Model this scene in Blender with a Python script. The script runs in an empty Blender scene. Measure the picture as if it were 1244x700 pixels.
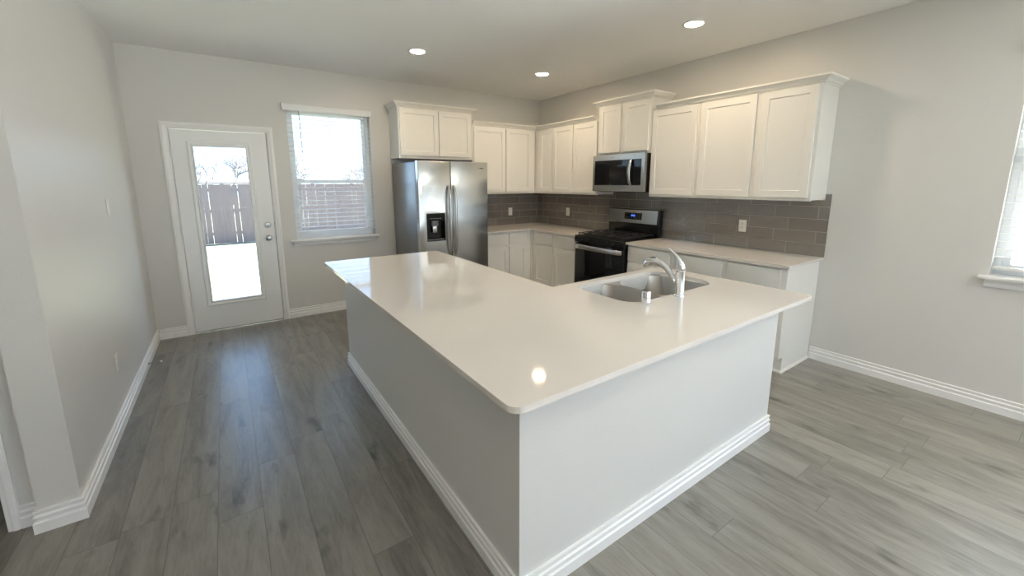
import bpy, bmesh, math, random
from mathutils import Vector, Matrix

# ------------------------------------------------------------------ camera
sc = bpy.context.scene
COL = sc.collection
PI = math.pi

YAW, PITCH, ROLL = -0.595, -0.172, -0.004
cp, sp, cy_, sy_ = math.cos(PITCH), math.sin(PITCH), math.cos(YAW), math.sin(YAW)
fw = Vector((-sy_*cp, cy_*cp, sp)); rt = Vector((cy_, sy_, 0)); up = rt.cross(fw)
cr, sr = math.cos(ROLL), math.sin(ROLL)
R_, U_ = cr*rt + sr*up, -sr*rt + cr*up
cam_data = bpy.data.cameras.new('camera')
cam = bpy.data.objects.new('camera', cam_data); COL.objects.link(cam)
mw = Matrix.Identity(4)
for i in range(3):
    mw[i][0], mw[i][1], mw[i][2] = R_[i], U_[i], -fw[i]
mw[0][3], mw[1][3], mw[2][3] = -4.200, -5.228, 1.558
cam.matrix_world = mw
cam_data.sensor_width = 36.0
cam_data.lens = 497.28/1244*36
cam_data.shift_x = 8.414/1244
cam_data.shift_y = -41.748/1244
cam_data.clip_start = 0.02; cam_data.clip_end = 300
sc.camera = cam

# ------------------------------------------------------------------ light and exposure
sc.view_settings.view_transform = 'Standard'
sc.view_settings.look = 'None'
sc.view_settings.exposure = 0.53
sc.view_settings.gamma = 1.0
sc.view_settings.use_curve_mapping = False
try:
    sc.cycles.max_bounces = 10; sc.cycles.diffuse_bounces = 6; sc.cycles.glossy_bounces = 5
    sc.cycles.transmission_bounces = 8; sc.cycles.transparent_max_bounces = 16
    sc.cycles.use_denoising = True; sc.cycles.sample_clamp_indirect = 6
    sc.cycles.caustics_reflective = False; sc.cycles.caustics_refractive = False
except Exception: pass

SKY = 2.6
SUN = 48
REAR = 2
SIDE = 65
LAMP = 170
REAR_UP_FILL = 50      # added panels throwing fill light up through the unseen rear windows
SIDE_UP_FILL = 720

world = bpy.data.worlds.new('sky'); sc.world = world; world.use_nodes = True
wn = world.node_tree; wn.nodes.clear()
wo = wn.nodes.new('ShaderNodeOutputWorld'); wb = wn.nodes.new('ShaderNodeBackground')
tc = wn.nodes.new('ShaderNodeTexCoord'); sx = wn.nodes.new('ShaderNodeSeparateXYZ')
cr_ = wn.nodes.new('ShaderNodeValToRGB')
cr_.color_ramp.elements[0].position = 0.0; cr_.color_ramp.elements[0].color = (0.66, 0.83, 1.0, 1)
cr_.color_ramp.elements[1].position = 0.30; cr_.color_ramp.elements[1].color = (0.36, 0.60, 1.0, 1)
wn.links.new(tc.outputs['Generated'], sx.inputs[0]); wn.links.new(sx.outputs['Z'], cr_.inputs[0])
wn.links.new(cr_.outputs[0], wb.inputs[0]); wb.inputs[1].default_value = SKY
wn.links.new(wb.outputs[0], wo.inputs[0])

def aim(o, d):
    o.rotation_euler = Vector(d).to_track_quat('-Z', 'Y').to_euler()
def lamp(name, kind, loc, d, energy, color, sx_=1, sy__=1):
    L = bpy.data.lights.new(name, kind); L.energy = energy; L.color = color
    if kind == 'AREA':
        L.shape = 'RECTANGLE'; L.size = sx_; L.size_y = sy__
    o = bpy.data.objects.new(name, L); COL.objects.link(o); o.location = loc; aim(o, d)
    return o
sun = lamp('sun', 'SUN', (-10, -6, 15), (0.62, -0.16, -0.78), SUN, (1.0, 0.95, 0.86)); sun.data.angle = 0.02
FILLC = (0.84, 0.92, 1.0); UPFILLC = (0.97, 0.98, 1.0)
for lx in (-1.6, -4.0):
    lamp('rear_fill', 'AREA', (lx, -9.42, 1.5), (0, 1, 0.05), REAR, FILLC, 1.7, 1.4)  # added area light outside the unseen rear windows, fills the room
    lamp('rear_up_fill', 'AREA', (lx, -10.5, 0.0), (0, 1, 1.0), REAR_UP_FILL, UPFILLC, 2.2, 2.2)  # added upward panel standing in for light off the ground
lamp('side_fill', 'AREA', (0.45, -6.95, 1.7), (-1, 0, 0.0), SIDE, FILLC, 2.0, 1.3)  # added fill panel outside the unseen side windows
lamp('side_up_fill', 'AREA', (0.75, -5.30, 0.0), (-0.7, 0, 1.0), SIDE_UP_FILL*0.12, UPFILLC, 0.9, 0.8)  # added fill panel, kept below the sight line through the right window
lamp('side_up_fill', 'AREA', (0.95, -6.95, 0.45), (-1, 0, 1.15), SIDE_UP_FILL, UPFILLC, 2.2, 1.4)  # added strong upward fill for ceiling and left wall

# ------------------------------------------------------------------ materials
def lin(c):
    return tuple(((x/255)/12.92 if x/255 <= 0.04045 else (((x/255)+0.055)/1.055)**2.4) for x in c)
def mat(name, rgb, rough=0.5, metal=0.0, spec=0.5, bump=None, noise=None, emit=None, coat=0):
    m = bpy.data.materials.new(name); m.use_nodes = True
    nt = m.node_tree; b = nt.nodes['Principled BSDF']
    col = (*lin(rgb), 1) if max(rgb) > 1.5 else (*rgb, 1)
    b.inputs['Base Color'].default_value = col
    b.inputs['Roughness'].default_value = rough; b.inputs['Metallic'].default_value = metal
    b.inputs['Specular IOR Level'].default_value = spec
    if coat: b.inputs['Coat Weight'].default_value = coat; b.inputs['Coat Roughness'].default_value = 0.05
    if emit:
        b.inputs['Emission Color'].default_value = (*emit[0], 1); b.inputs['Emission Strength'].default_value = emit[1]
    t = nt.nodes.new('ShaderNodeTexCoord')
    if noise:   # (scale, amount, stretch)
        mp = nt.nodes.new('ShaderNodeMapping'); mp.inputs['Scale'].default_value = noise[2]
        n = nt.nodes.new('ShaderNodeTexNoise'); n.inputs['Scale'].default_value = noise[0]; n.inputs['Detail'].default_value = 6
        nt.links.new(t.outputs['Object'], mp.inputs[0]); nt.links.new(mp.outputs[0], n.inputs[0])
        mx = nt.nodes.new('ShaderNodeMix'); mx.data_type = 'RGBA'
        a = noise[1]
        mx.inputs['A'].default_value = (col[0]*(1-a), col[1]*(1-a), col[2]*(1-a), 1)
        mx.inputs['B'].default_value = (min(1, col[0]*(1+a)), min(1, col[1]*(1+a)), min(1, col[2]*(1+a)), 1)
        nt.links.new(n.outputs['Fac'], mx.inputs['Factor']); nt.links.new(mx.outputs['Result'], b.inputs['Base Color'])
    if bump:    # (scale, strength, distance)
        n2 = nt.nodes.new('ShaderNodeTexNoise'); n2.inputs['Scale'].default_value = bump[0]; n2.inputs['Detail'].default_value = 2
        nt.links.new(t.outputs['Object'], n2.inputs[0])
        bp = nt.nodes.new('ShaderNodeBump'); bp.inputs['Strength'].default_value = bump[1]; bp.inputs['Distance'].default_value = bump[2]
        nt.links.new(n2.outputs['Fac'], bp.inputs['Height']); nt.links.new(bp.outputs[0], b.inputs['Normal'])
    return m

M = {}
M['wall'] = mat('wall_paint', (0.685, 0.675, 0.648), 0.40, spec=0.5, bump=(160, 0.35, 0.0015))
M['ceiling'] = mat('ceiling_paint', (0.92, 0.92, 0.91), 0.8, spec=0.2, bump=(120, 0.3, 0.001))
M['trim'] = mat('white_trim_paint', (0.88, 0.88, 0.87), 0.30, bump=(60, 0.04, 0.0005))
M['cab'] = mat('white_cabinet_paint', (0.84, 0.83, 0.79), 0.32, bump=(90, 0.05, 0.0004))
M['groove'] = mat('cabinet_inside', (0.55, 0.52, 0.47), 0.6, noise=(12, 0.05, (1, 1, 1)))
M['doorpaint'] = mat('door_paint', (0.88, 0.90, 0.90), 0.35, bump=(80, 0.05, 0.0004))
M['quartz'] = mat('white_quartz', (0.76, 0.725, 0.68), 0.055, spec=0.55, noise=(420, 0.035, (1, 1, 1)))
M['vinyl'] = mat('white_vinyl', (0.82, 0.84, 0.85), 0.35, noise=(5, 0.01, (1, 1, 1)))
M['slat'] = mat('blind_slat', (0.86, 0.86, 0.84), 0.4, noise=(5, 0.01, (1, 1, 1)))
M['plate'] = mat('white_plastic', (0.80, 0.79, 0.76), 0.3, noise=(5, 0.01, (1, 1, 1)))
M['dark'] = mat('dark_slot', (0.02, 0.02, 0.02), 0.5, noise=(30, 0.1, (1, 1, 1)))
M['black'] = mat('black_enamel', (0.012, 0.012, 0.013), 0.22, noise=(30, 0.1, (1, 1, 1)))
M['blackglass'] = mat('black_glass', (0.006, 0.006, 0.007), 0.04, spec=0.35, noise=(3, 0.1, (1, 1, 1)))
M['iron'] = mat('cast_iron', (0.022, 0.021, 0.021), 0.5, bump=(300, 0.3, 0.0005))
M['grey'] = mat('grey_plastic', (0.16, 0.17, 0.18), 0.35, noise=(20, 0.1, (1, 1, 1)))
M['chrome'] = mat('chrome', (0.86, 0.87, 0.88), 0.04, 1.0, noise=(3, 0.01, (1, 1, 1)))
M['nickel'] = mat('satin_nickel', (0.55, 0.54, 0.52), 0.25, 1.0, noise=(30, 0.05, (1, 1, 1)))
M['sink'] = mat('brushed_sink_steel', (0.40, 0.385, 0.36), 0.36, 1.0, noise=(60, 0.05, (1, 8, 1)))
M['blue_led'] = mat('blue_display', (0.05, 0.1, 0.6), 0.4, emit=((0.10, 0.22, 1.0), 1.6))
M['lens'] = mat('lamp_lens', (1, 1, 1), 0.4, emit=((1.0, 0.78, 0.53), LAMP))
M['carpet'] = mat('brown_carpet', (0.07, 0.055, 0.05), 0.95, spec=0.1, bump=(400, 1.0, 0.01), noise=(200, 0.5, (1, 1, 1)))
M['bark'] = mat('bark', (0.22, 0.21, 0.22), 0.9, noise=(8, 0.2, (1, 1, 1)))
M['fence'] = mat('fence_wood', (0.21, 0.165, 0.155), 0.85, noise=(6, 0.25, (6, 6, 0.4)))
M['shingle'] = mat('roof_shingle', (0.12, 0.11, 0.105), 0.9, noise=(20, 0.3, (1, 1, 1)))
M['hedge'] = mat('winter_bush', (0.20, 0.20, 0.17), 0.95, noise=(30, 0.4, (1, 1, 1)))

def steel(name='stainless_steel', rgb=(0.62, 0.63, 0.62)):
    m = mat(name, rgb, 0.27, 1.0)
    nt = m.node_tree; b = nt.nodes['Principled BSDF']
    t = nt.nodes.new('ShaderNodeTexCoord'); mp = nt.nodes.new('ShaderNodeMapping'); mp.inputs['Scale'].default_value = (2, 2, 260)
    n = nt.nodes.new('ShaderNodeTexNoise'); n.inputs['Scale'].default_value = 3; n.inputs['Detail'].default_value = 4
    nt.links.new(t.outputs['Object'], mp.inputs[0]); nt.links.new(mp.outputs[0], n.inputs[0])
    mr = nt.nodes.new('ShaderNodeMapRange'); mr.inputs['To Min'].default_value = 0.17; mr.inputs['To Max'].default_value = 0.22
    nt.links.new(n.outputs['Fac'], mr.inputs['Value']); nt.links.new(mr.outputs[0], b.inputs['Roughness'])
    bp = nt.nodes.new('ShaderNodeBump'); bp.inputs['Strength'].default_value = 0.02; bp.inputs['Distance'].default_value = 0.0003
    nt.links.new(n.outputs['Fac'], bp.inputs['Height']); nt.links.new(bp.outputs[0], b.inputs['Normal'])
    g = nt.nodes.new('ShaderNodeNewGeometry'); cv = nt.nodes.new('ShaderNodeVectorMath'); cv.operation = 'CROSS_PRODUCT'
    cv.inputs[1].default_value = (0, 0, 1); nt.links.new(g.outputs['Normal'], cv.inputs[0])
    b.inputs['Anisotropic'].default_value = 0.9; nt.links.new(cv.outputs[0], b.inputs['Tangent'])
    return m
M['steel'] = steel(); M['warmsteel'] = steel('warm_stainless_steel', (0.47, 0.45, 0.42))
M['bar'] = mat('satin_steel_bar', (0.66, 0.66, 0.65), 0.20, 1.0, noise=(30, 0.03, (1, 1, 1)))

def glass():
    m = bpy.data.materials.new('window_glass'); m.use_nodes = True; nt = m.node_tree; nt.nodes.clear()
    o = nt.nodes.new('ShaderNodeOutputMaterial'); mx = nt.nodes.new('ShaderNodeMixShader')
    tr = nt.nodes.new('ShaderNodeBsdfTransparent'); gl = nt.nodes.new('ShaderNodeBsdfGlossy'); gl.inputs['Roughness'].default_value = 0.02
    tr.inputs[0].default_value = (0.93, 0.96, 0.96, 1)
    fr = nt.nodes.new('ShaderNodeFresnel'); fr.inputs[0].default_value = 1.1
    nt.links.new(fr.outputs[0], mx.inputs[0]); nt.links.new(tr.outputs[0], mx.inputs[1]); nt.links.new(gl.outputs[0], mx.inputs[2])
    nt.links.new(mx.outputs[0], o.inputs[0]); return m
M['glass'] = glass()

def brickmat(name, bw, bh, mortar, c1, c2, cm, offset, freq, rough, swap, wavy=0.0, bumpd=0.002, shift=(0, 0), spec=0.5, vary=None):
    """running bond on a wall; swap 'X': wall plane is X-Z, 'Y': wall plane is Y-Z"""
    m = bpy.data.materials.new(name); m.use_nodes = True; nt = m.node_tree; b = nt.nodes['Principled BSDF']
    t = nt.nodes.new('ShaderNodeTexCoord'); s = nt.nodes.new('ShaderNodeSeparateXYZ'); c = nt.nodes.new('ShaderNodeCombineXYZ')
    nt.links.new(t.outputs['Object'], s.inputs[0])
    a1 = nt.nodes.new('ShaderNodeMath'); a1.operation = 'ADD'; a1.inputs[1].default_value = shift[0]
    a2 = nt.nodes.new('ShaderNodeMath'); a2.operation = 'ADD'; a2.inputs[1].default_value = shift[1]
    nt.links.new(s.outputs['X' if swap == 'X' else 'Y'], a1.inputs[0]); nt.links.new(s.outputs['Z'], a2.inputs[0])
    nt.links.new(a1.outputs[0], c.inputs[0]); nt.links.new(a2.outputs[0], c.inputs[1])
    br = nt.nodes.new('ShaderNodeTexBrick'); nt.links.new(c.outputs[0], br.inputs[0])
    br.offset = offset; br.offset_frequency = freq; br.squash = 1
    br.inputs['Scale'].default_value = 1; br.inputs['Brick Width'].default_value = bw; br.inputs['Row Height'].default_value = bh
    br.inputs['Mortar Size'].default_value = mortar; br.inputs['Mortar Smooth'].default_value = 0.2; br.inputs['Bias'].default_value = 0
    br.inputs['Color1'].default_value = (*c1, 1); br.inputs['Color2'].default_value = (*c2, 1); br.inputs['Mortar'].default_value = (*cm, 1)
    nt.links.new(br.outputs['Color'], b.inputs['Base Color'])
    b.inputs['Specular IOR Level'].default_value = spec
    if wavy: b.inputs['IOR'].default_value = 2.2
    mr = nt.nodes.new('ShaderNodeMapRange'); mr.inputs['To Min'].default_value = rough; mr.inputs['To Max'].default_value = 0.8
    nt.links.new(br.outputs['Fac'], mr.inputs['Value']); nt.links.new(mr.outputs[0], b.inputs['Roughness'])
    inv = nt.nodes.new('ShaderNodeMath'); inv.operation = 'SUBTRACT'; inv.inputs[0].default_value = 1; nt.links.new(br.outputs['Fac'], inv.inputs[1])
    bp = nt.nodes.new('ShaderNodeBump'); bp.inputs['Strength'].default_value = 0.6; bp.inputs['Distance'].default_value = bumpd
    nt.links.new(inv.outputs[0], bp.inputs['Height'])
    if wavy:
        n = nt.nodes.new('ShaderNodeTexNoise'); n.inputs['Scale'].default_value = 28; n.inputs['Detail'].default_value = 1.0
        nt.links.new(t.outputs['Object'], n.inputs[0])
        b2 = nt.nodes.new('ShaderNodeBump'); b2.inputs['Strength'].default_value = 1.0; b2.inputs['Distance'].default_value = wavy
        nt.links.new(n.outputs['Fac'], b2.inputs['Height']); nt.links.new(bp.outputs[0], b2.inputs['Normal'])
        nt.links.new(b2.outputs[0], b.inputs['Normal'])
    else:
        nt.links.new(bp.outputs[0], b.inputs['Normal'])
    return m
TC1, TC2, TM = (0.150, 0.132, 0.115), (0.190, 0.170, 0.149), (0.30, 0.275, 0.245)
M['tile_right'] = brickmat('glossy_grey_tile_right', 0.335, 0.1075, 0.0022, TC1, TC2, TM, 0.34, 2, 0.02, 'Y', 0.0024, 0.0012, (10.19, -0.914))
M['tile_back'] = brickmat('glossy_grey_tile_back', 0.335, 0.1075, 0.0022, TC1, TC2, TM, 0.34, 2, 0.02, 'X', 0.0024, 0.0012, (10.1, -0.914))
M['brick'] = brickmat('pinkish_brick', 0.21, 0.075, 0.012, (0.36, 0.24, 0.20), (0.46, 0.33, 0.29), (0.55, 0.52, 0.49), 0.5, 2, 0.9, 'Y', 0, 0.004, (10, 0))

def floormat():
    m = bpy.data.materials.new('grey_vinyl_plank'); m.use_nodes = True; nt = m.node_tree; b = nt.nodes['Principled BSDF']
    N = nt.nodes.new; L = nt.links.new
    def math_(op, a, c=None):
        n = N('ShaderNodeMath'); n.operation = op
        for i, v in enumerate((a, c)):
            if v is None: continue
            if isinstance(v, (int, float)): n.inputs[i].default_value = v
            else: L(v, n.inputs[i])
        return n.outputs[0]
    t = N('ShaderNodeTexCoord'); s = N('ShaderNodeSeparateXYZ'); L(t.outputs['Object'], s.inputs[0])
    PW, PL = 0.182, 1.24
    u = math_('DIVIDE', math_('ADD', s.outputs['X'], 20.03), PW)
    row = math_('FLOOR', u)
    wn1 = N('ShaderNodeTexWhiteNoise'); wn1.noise_dimensions = '1D'; L(row, wn1.inputs['W'])
    v = math_('ADD', math_('DIVIDE', math_('ADD', s.outputs['Y'], 20), PL), math_('MULTIPLY', wn1.outputs['Value'], 7.3))
    cell = math_('FLOOR', v)
    fu = math_('FRACT', u); fv = math_('FRACT', v)
    eu = math_('MULTIPLY', math_('MINIMUM', fu, math_('SUBTRACT', 1, fu)), PW)
    ev = math_('MULTIPLY', math_('MINIMUM', fv, math_('SUBTRACT', 1, fv)), PL)
    edge = math_('MINIMUM', eu, ev)
    seam = N('ShaderNodeMapRange'); seam.inputs['From Min'].default_value = 0.0006; seam.inputs['From Max'].default_value = 0.0022
    L(edge, seam.inputs['Value'])
    cid = N('ShaderNodeCombineXYZ'); L(row, cid.inputs[0]); L(cell, cid.inputs[1])
    wn2 = N('ShaderNodeTexWhiteNoise'); wn2.noise_dimensions = '3D'; L(cid.outputs[0], wn2.inputs['Vector'])
    # grain coordinates: stretched along Y, different on each plank
    gx = math_('ADD', math_('MULTIPLY', s.outputs['X'], 1.0), math_('MULTIPLY', wn2.outputs['Value'], 37.0))
    gy = math_('ADD', math_('MULTIPLY', s.outputs['Y'], 0.13), math_('MULTIPLY', wn2.outputs['Value'], 11.0))
    gc = N('ShaderNodeCombineXYZ'); L(gx, gc.inputs[0]); L(gy, gc.inputs[1])
    n1 = N('ShaderNodeTexNoise'); n1.inputs['Scale'].default_value = 12; n1.inputs['Detail'].default_value = 5; n1.inputs['Roughness'].default_value = 0.6
    n1.inputs['Distortion'].default_value = 0.7; L(gc.outputs[0], n1.inputs[0])
    n2 = N('ShaderNodeTexNoise'); n2.inputs['Scale'].default_value = 90; n2.inputs['Detail'].default_value = 3; L(gc.outputs[0], n2.inputs[0])
    # knots and dark smudges
    kc = N('ShaderNodeCombineXYZ'); L(s.outputs['X'], kc.inputs[0]); L(math_('MULTIPLY', s.outputs['Y'], 0.38), kc.inputs[1]); L(wn2.outputs['Value'], kc.inputs[2])
    n3 = N('ShaderNodeTexNoise'); n3.inputs['Scale'].default_value = 9; n3.inputs['Detail'].default_value = 3; L(kc.outputs[0], n3.inputs[0])
    kr = N('ShaderNodeMapRange'); kr.inputs['From Min'].default_value = 0.62; kr.inputs['From Max'].default_value = 0.80; kr.inputs['To Min'].default_value = 0; kr.inputs['To Max'].default_value = 0.36
    L(n3.outputs['Fac'], kr.inputs['Value'])
    f = math_('ADD', math_('ADD', math_('MULTIPLY', n1.outputs['Fac'], 0.75), math_('MULTIPLY', n2.outputs['Fac'], 0.25)), math_('MULTIPLY', math_('SUBTRACT', wn2.outputs['Value'], 0.5), 0.14))
    f = math_('SUBTRACT', f, kr.outputs[0])
    ramp = N('ShaderNodeValToRGB'); L(f, ramp.inputs[0])
    e = ramp.color_ramp.elements; e[0].position = 0.12; e[0].color = (0.060, 0.055, 0.048, 1)
    e[1].position = 0.80; e[1].color = (0.335, 0.312, 0.272, 1)
    x = ramp.color_ramp.elements.new(0.36); x.color = (0.16, 0.15, 0.131, 1)
    x = ramp.color_ramp.elements.new(0.56); x.color = (0.255, 0.24, 0.21, 1)
    mx = N('ShaderNodeMix'); mx.data_type = 'RGBA'; mx.inputs['A'].default_value = (0.125, 0.118, 0.108, 1)
    L(seam.outputs[0], mx.inputs['Factor']); L(ramp.outputs[0], mx.inputs['B']); L(mx.outputs['Result'], b.inputs['Base Color'])
    rr = N('ShaderNodeMapRange'); rr.inputs['To Min'].default_value = 0.24; rr.inputs['To Max'].default_value = 0.40
    L(n1.outputs['Fac'], rr.inputs['Value']); L(rr.outputs[0], b.inputs['Roughness']); b.inputs['Specular IOR Level'].default_value = 0.65
    bh = math_('ADD', math_('MULTIPLY', seam.outputs[0], 0.6), math_('MULTIPLY', n2.outputs['Fac'], 0.25))
    bp = N('ShaderNodeBump'); bp.inputs['Strength'].default_value = 0.35; bp.inputs['Distance'].default_value = 0.001
    L(bh, bp.inputs['Height']); L(bp.outputs[0], b.inputs['Normal'])
    return m
M['floor'] = floormat()

def grassmat():
    m = mat('winter_lawn', (0.235, 0.245, 0.195), 0.95, spec=0.1, bump=(60, 1.0, 0.05), noise=(3.0, 0.35, (1, 1, 1)))
    return m
M['grass'] = grassmat()

# ------------------------------------------------------------------ geometry helpers
def link(name, bm, m, parent=None, smooth=False):
    bmesh.ops.recalc_face_normals(bm, faces=bm.faces)
    me = bpy.data.meshes.new(name); bm.to_mesh(me); bm.free()
    for mm in (m if isinstance(m, (list, tuple)) else [m]): me.materials.append(mm)
    if smooth:
        for p in me.polygons: p.use_smooth = True
        try: me.set_sharp_from_angle(angle=math.radians(38))
        except Exception: pass
    o = bpy.data.objects.new(name, me); COL.objects.link(o)
    if parent is not None: o.parent = parent
    return o
def thing(name, label, cat, loc=(0, 0, 0), rz=0.0, group=None):
    o = bpy.data.objects.new(name, None); COL.objects.link(o); o.empty_display_size = 0.1
    o.location = loc; o.rotation_euler = (0, 0, rz); o['label'] = label; o['category'] = cat
    if group: o['group'] = group
    return o
def tag(o, label, cat, group=None):
    o['label'] = label; o['category'] = cat
    if group: o['group'] = group
    return o
def struct(o, label=None):
    o['kind'] = 'structure'
    if label: o['label'] = label
    return o

def box(bm, x0, x1, y0, y1, z0, z1, bev=0.0, seg=2, mi=0):
    x0, x1 = min(x0, x1), max(x0, x1); y0, y1 = min(y0, y1), max(y0, y1); z0, z1 = min(z0, z1), max(z0, z1)
    v = [bm.verts.new(p) for p in ((x0,y0,z0),(x1,y0,z0),(x1,y1,z0),(x0,y1,z0),(x0,y0,z1),(x1,y0,z1),(x1,y1,z1),(x0,y1,z1))]
    fs = [bm.faces.new([v[i] for i in q]) for q in ((0,3,2,1),(4,5,6,7),(0,1,5,4),(1,2,6,5),(2,3,7,6),(3,0,4,7))]
    for f in fs: f.material_index = mi
    if bev > 0:
        es = list({e for f in fs for e in f.edges})
        bmesh.ops.bevel(bm, geom=es, offset=bev, segments=seg, profile=0.5, affect='EDGES')
def B(name, m, parent, x0, x1, y0, y1, z0, z1, bev=0.0, seg=2):
    bm = bmesh.new(); box(bm, x0, x1, y0, y1, z0, z1, bev, seg); return link(name, bm, m, parent, smooth=bev > 0)

def lathe(bm, prof, center=(0, 0, 0), axis='Z', seg=32, cap=True):
    rings = []
    cx, cy, cz = center
    for r, h in prof:
        ring = []
        for i in range(seg):
            a = 2*PI*i/seg; c, s = r*math.cos(a), r*math.sin(a)
            p = (cx+c, cy+s, cz+h) if axis == 'Z' else ((cx+c, cy+h, cz+s) if axis == 'Y' else (cx+h, cy+c, cz+s))
            ring.append(bm.verts.new(p))
        rings.append(ring)
    for a, b in zip(rings, rings[1:]):
        for i in range(seg):
            j = (i+1) % seg; bm.faces.new((a[i], a[j], b[j], b[i]))
    if cap:
        bm.faces.new(rings[0]); bm.faces.new(rings[-1])

def tube(bm, pts, rads, seg=14, flat=1.0, side=None):
    """tube along pts; rads per point; flat scales the thickness along the second axis"""
    pts = [Vector(p) for p in pts]; rings = []
    if isinstance(rads, (int, float)): rads = [rads]*len(pts)
    prev = None
    for i, p in enumerate(pts):
        d = (pts[min(i+1, len(pts)-1)] - pts[max(i-1, 0)]).normalized()
        if side is not None: n = Vector(side)
        else:
            n = prev if prev is not None else (Vector((1, 0, 0)) if abs(d.x) < 0.9 else Vector((0, 1, 0)))
        n = (n - d*n.dot(d)).normalized(); prev = n; b = d.cross(n)
        rings.append([bm.verts.new(p + (n*math.cos(2*PI*k/seg) + b*math.sin(2*PI*k/seg)*flat)*rads[i]) for k in range(seg)])
    for a, c in zip(rings, rings[1:]):
        for k in range(seg):
            j = (k+1) % seg; bm.faces.new((a[k], a[j], c[j], c[k]))
    bm.faces.new(rings[0]); bm.faces.new(rings[-1])

def sweep(bm, path, prof, closed=False, f=lambda x, y, h: (x, y, h), side=1):
    """profile (offset to the given side of the path, height) swept along a mitred 2D path"""
    n = len(path); P = [Vector(p) for p in path]; rows = []
    for i in range(n):
        d0 = (P[i]-P[i-1]).normalized() if (i > 0 or closed) else None
        d1 = (P[(i+1) % n]-P[i]).normalized() if (i < n-1 or closed) else None
        if d0 is None: d0 = d1
        if d1 is None: d1 = d0
        n0 = Vector((d0.y, -d0.x))*side; n1 = Vector((d1.y, -d1.x))*side
        b = n0+n1; b = b/ (b.dot(n0)) if b.length > 1e-6 else n0
        rows.append([bm.verts.new(f(P[i].x+b.x*o, P[i].y+b.y*o, h)) for o, h in prof])
    k = len(prof)
    rng = range(n if closed else n-1)
    for i in rng:
        a, c = rows[i], rows[(i+1) % n]
        for j in range(k):
            q = (j+1) % k
            bm.faces.new((a[j], a[q], c[q], c[j]))
    if not closed:
        bm.faces.new(rows[0]); bm.faces.new(rows[-1])

BASE = [(0, 0), (0.017, 0), (0.017, 0.050), (0.0115, 0.056), (0.0115, 0.066), (0.0145, 0.071), (0.0145, 0.080), (0.0085, 0.086), (0.0085, 0.093), (0.0125, 0.098), (0.0115, 0.108), (0, 0.108)]
CROWN = [(0, 0), (0.006, 0), (0.009, 0.010), (0.020, 0.014), (0.026, 0.024), (0.042, 0.038), (0.050, 0.044), (0.055, 0.048), (0.055, 0.062), (0, 0.062)]
def baseboard(name, path, side=1):
    bm = bmesh.new(); sweep(bm, path, BASE, side=side); return struct(link(name, bm, M['trim']))

def rrect(x0, x1, y0, y1, r, seg=8):
    if isinstance(r, (int, float)): r = [r]*4
    pts = []
    for (cx, cy, a0, rr) in ((x1-r[0], y1-r[0], 0, r[0]), (x0+r[1], y1-r[1], PI/2, r[1]), (x0+r[2], y0+r[2], PI, r[2]), (x1-r[3], y0+r[3], 1.5*PI, r[3])):
        for i in range(seg+1):
            a = a0 + PI/2*i/seg; pts.append((cx+rr*math.cos(a), cy+rr*math.sin(a)))
    return pts
def round_poly(pts, radii, seg=6):
    out = []; n = len(pts)
    for i, (p, r) in enumerate(zip(pts, radii)):
        p = Vector(p); a = (Vector(pts[i-1])-p).normalized(); b = (Vector(pts[(i+1) % n])-p).normalized()
        if r <= 0: out.append(tuple(p)); continue
        ang = a.angle(b); t = r/math.tan(ang/2); s = p+a*t; e = p+b*t
        c = p + (a+b).normalized()*(r/math.sin(ang/2))
        v0, v1 = s-c, e-c
        a0 = math.atan2(v0.y, v0.x); da = (math.atan2(v1.y, v1.x)-a0+PI) % (2*PI)-PI
        for k in range(seg+1): 
            q = a0+da*k/seg; out.append((c.x+r*math.cos(q), c.y+r*math.sin(q)))
    return out
def slab(bm, outline, z0, z1, holes=(), ease=0.003):
    """flat slab with outline and holes; upper outer edge eased"""
    loops = [list(outline)]+[list(h) for h in holes]
    for z in (z0, z1):
        es = []
        for L in loops:
            vs = [bm.verts.new((x, y, z)) for x, y in L]
            es += [bm.edges.new((vs[i], vs[(i+1) % len(vs)])) for i in range(len(vs))]
        bmesh.ops.triangle_fill(bm, edges=es, use_beauty=True, use_dissolve=False)
    bm.verts.ensure_lookup_table()
    nv = sum(len(L) for L in loops); off = 0
    base = len(bm.verts)-2*nv
    for L in loops:
        k = len(L)
        for i in range(k):
            j = (i+1) % k
            bm.faces.new((bm.verts[base+off+i], bm.verts[base+off+j], bm.verts[base+nv+off+j], bm.verts[base+nv+off+i]))
        off += k

# ------------------------------------------------------------------ room shell
H = 2.812; WX = -4.902; YR = -9.2; XL = -8.0
def wall_y(name, y0, y1, xa, xb, opens, z0=0.0, z1=H, m=None):
    """wall whose faces look along Y, from xa to xb, with openings (x0,x1,z0,z1)"""
    bm = bmesh.new(); xs = sorted({xa, xb, *[o[0] for o in opens], *[o[1] for o in opens]})
    for a, b in zip(xs, xs[1:]):
        op = [o for o in opens if o[0] <= a+1e-6 and o[1] >= b-1e-6]
        if not op: box(bm, a, b, y0, y1, z0, z1)
        for o in op:
            if o[2] > z0+1e-6: box(bm, a, b, y0, y1, z0, o[2])
            if o[3] < z1-1e-6: box(bm, a, b, y0, y1, o[3], z1)
    bmesh.ops.remove_doubles(bm, verts=bm.verts, dist=1e-5)
    dup = [f for f in bm.faces if all(len(e.link_faces) > 2 for e in f.edges)]
    return struct(link(name, bm, m or M['wall']))
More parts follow.
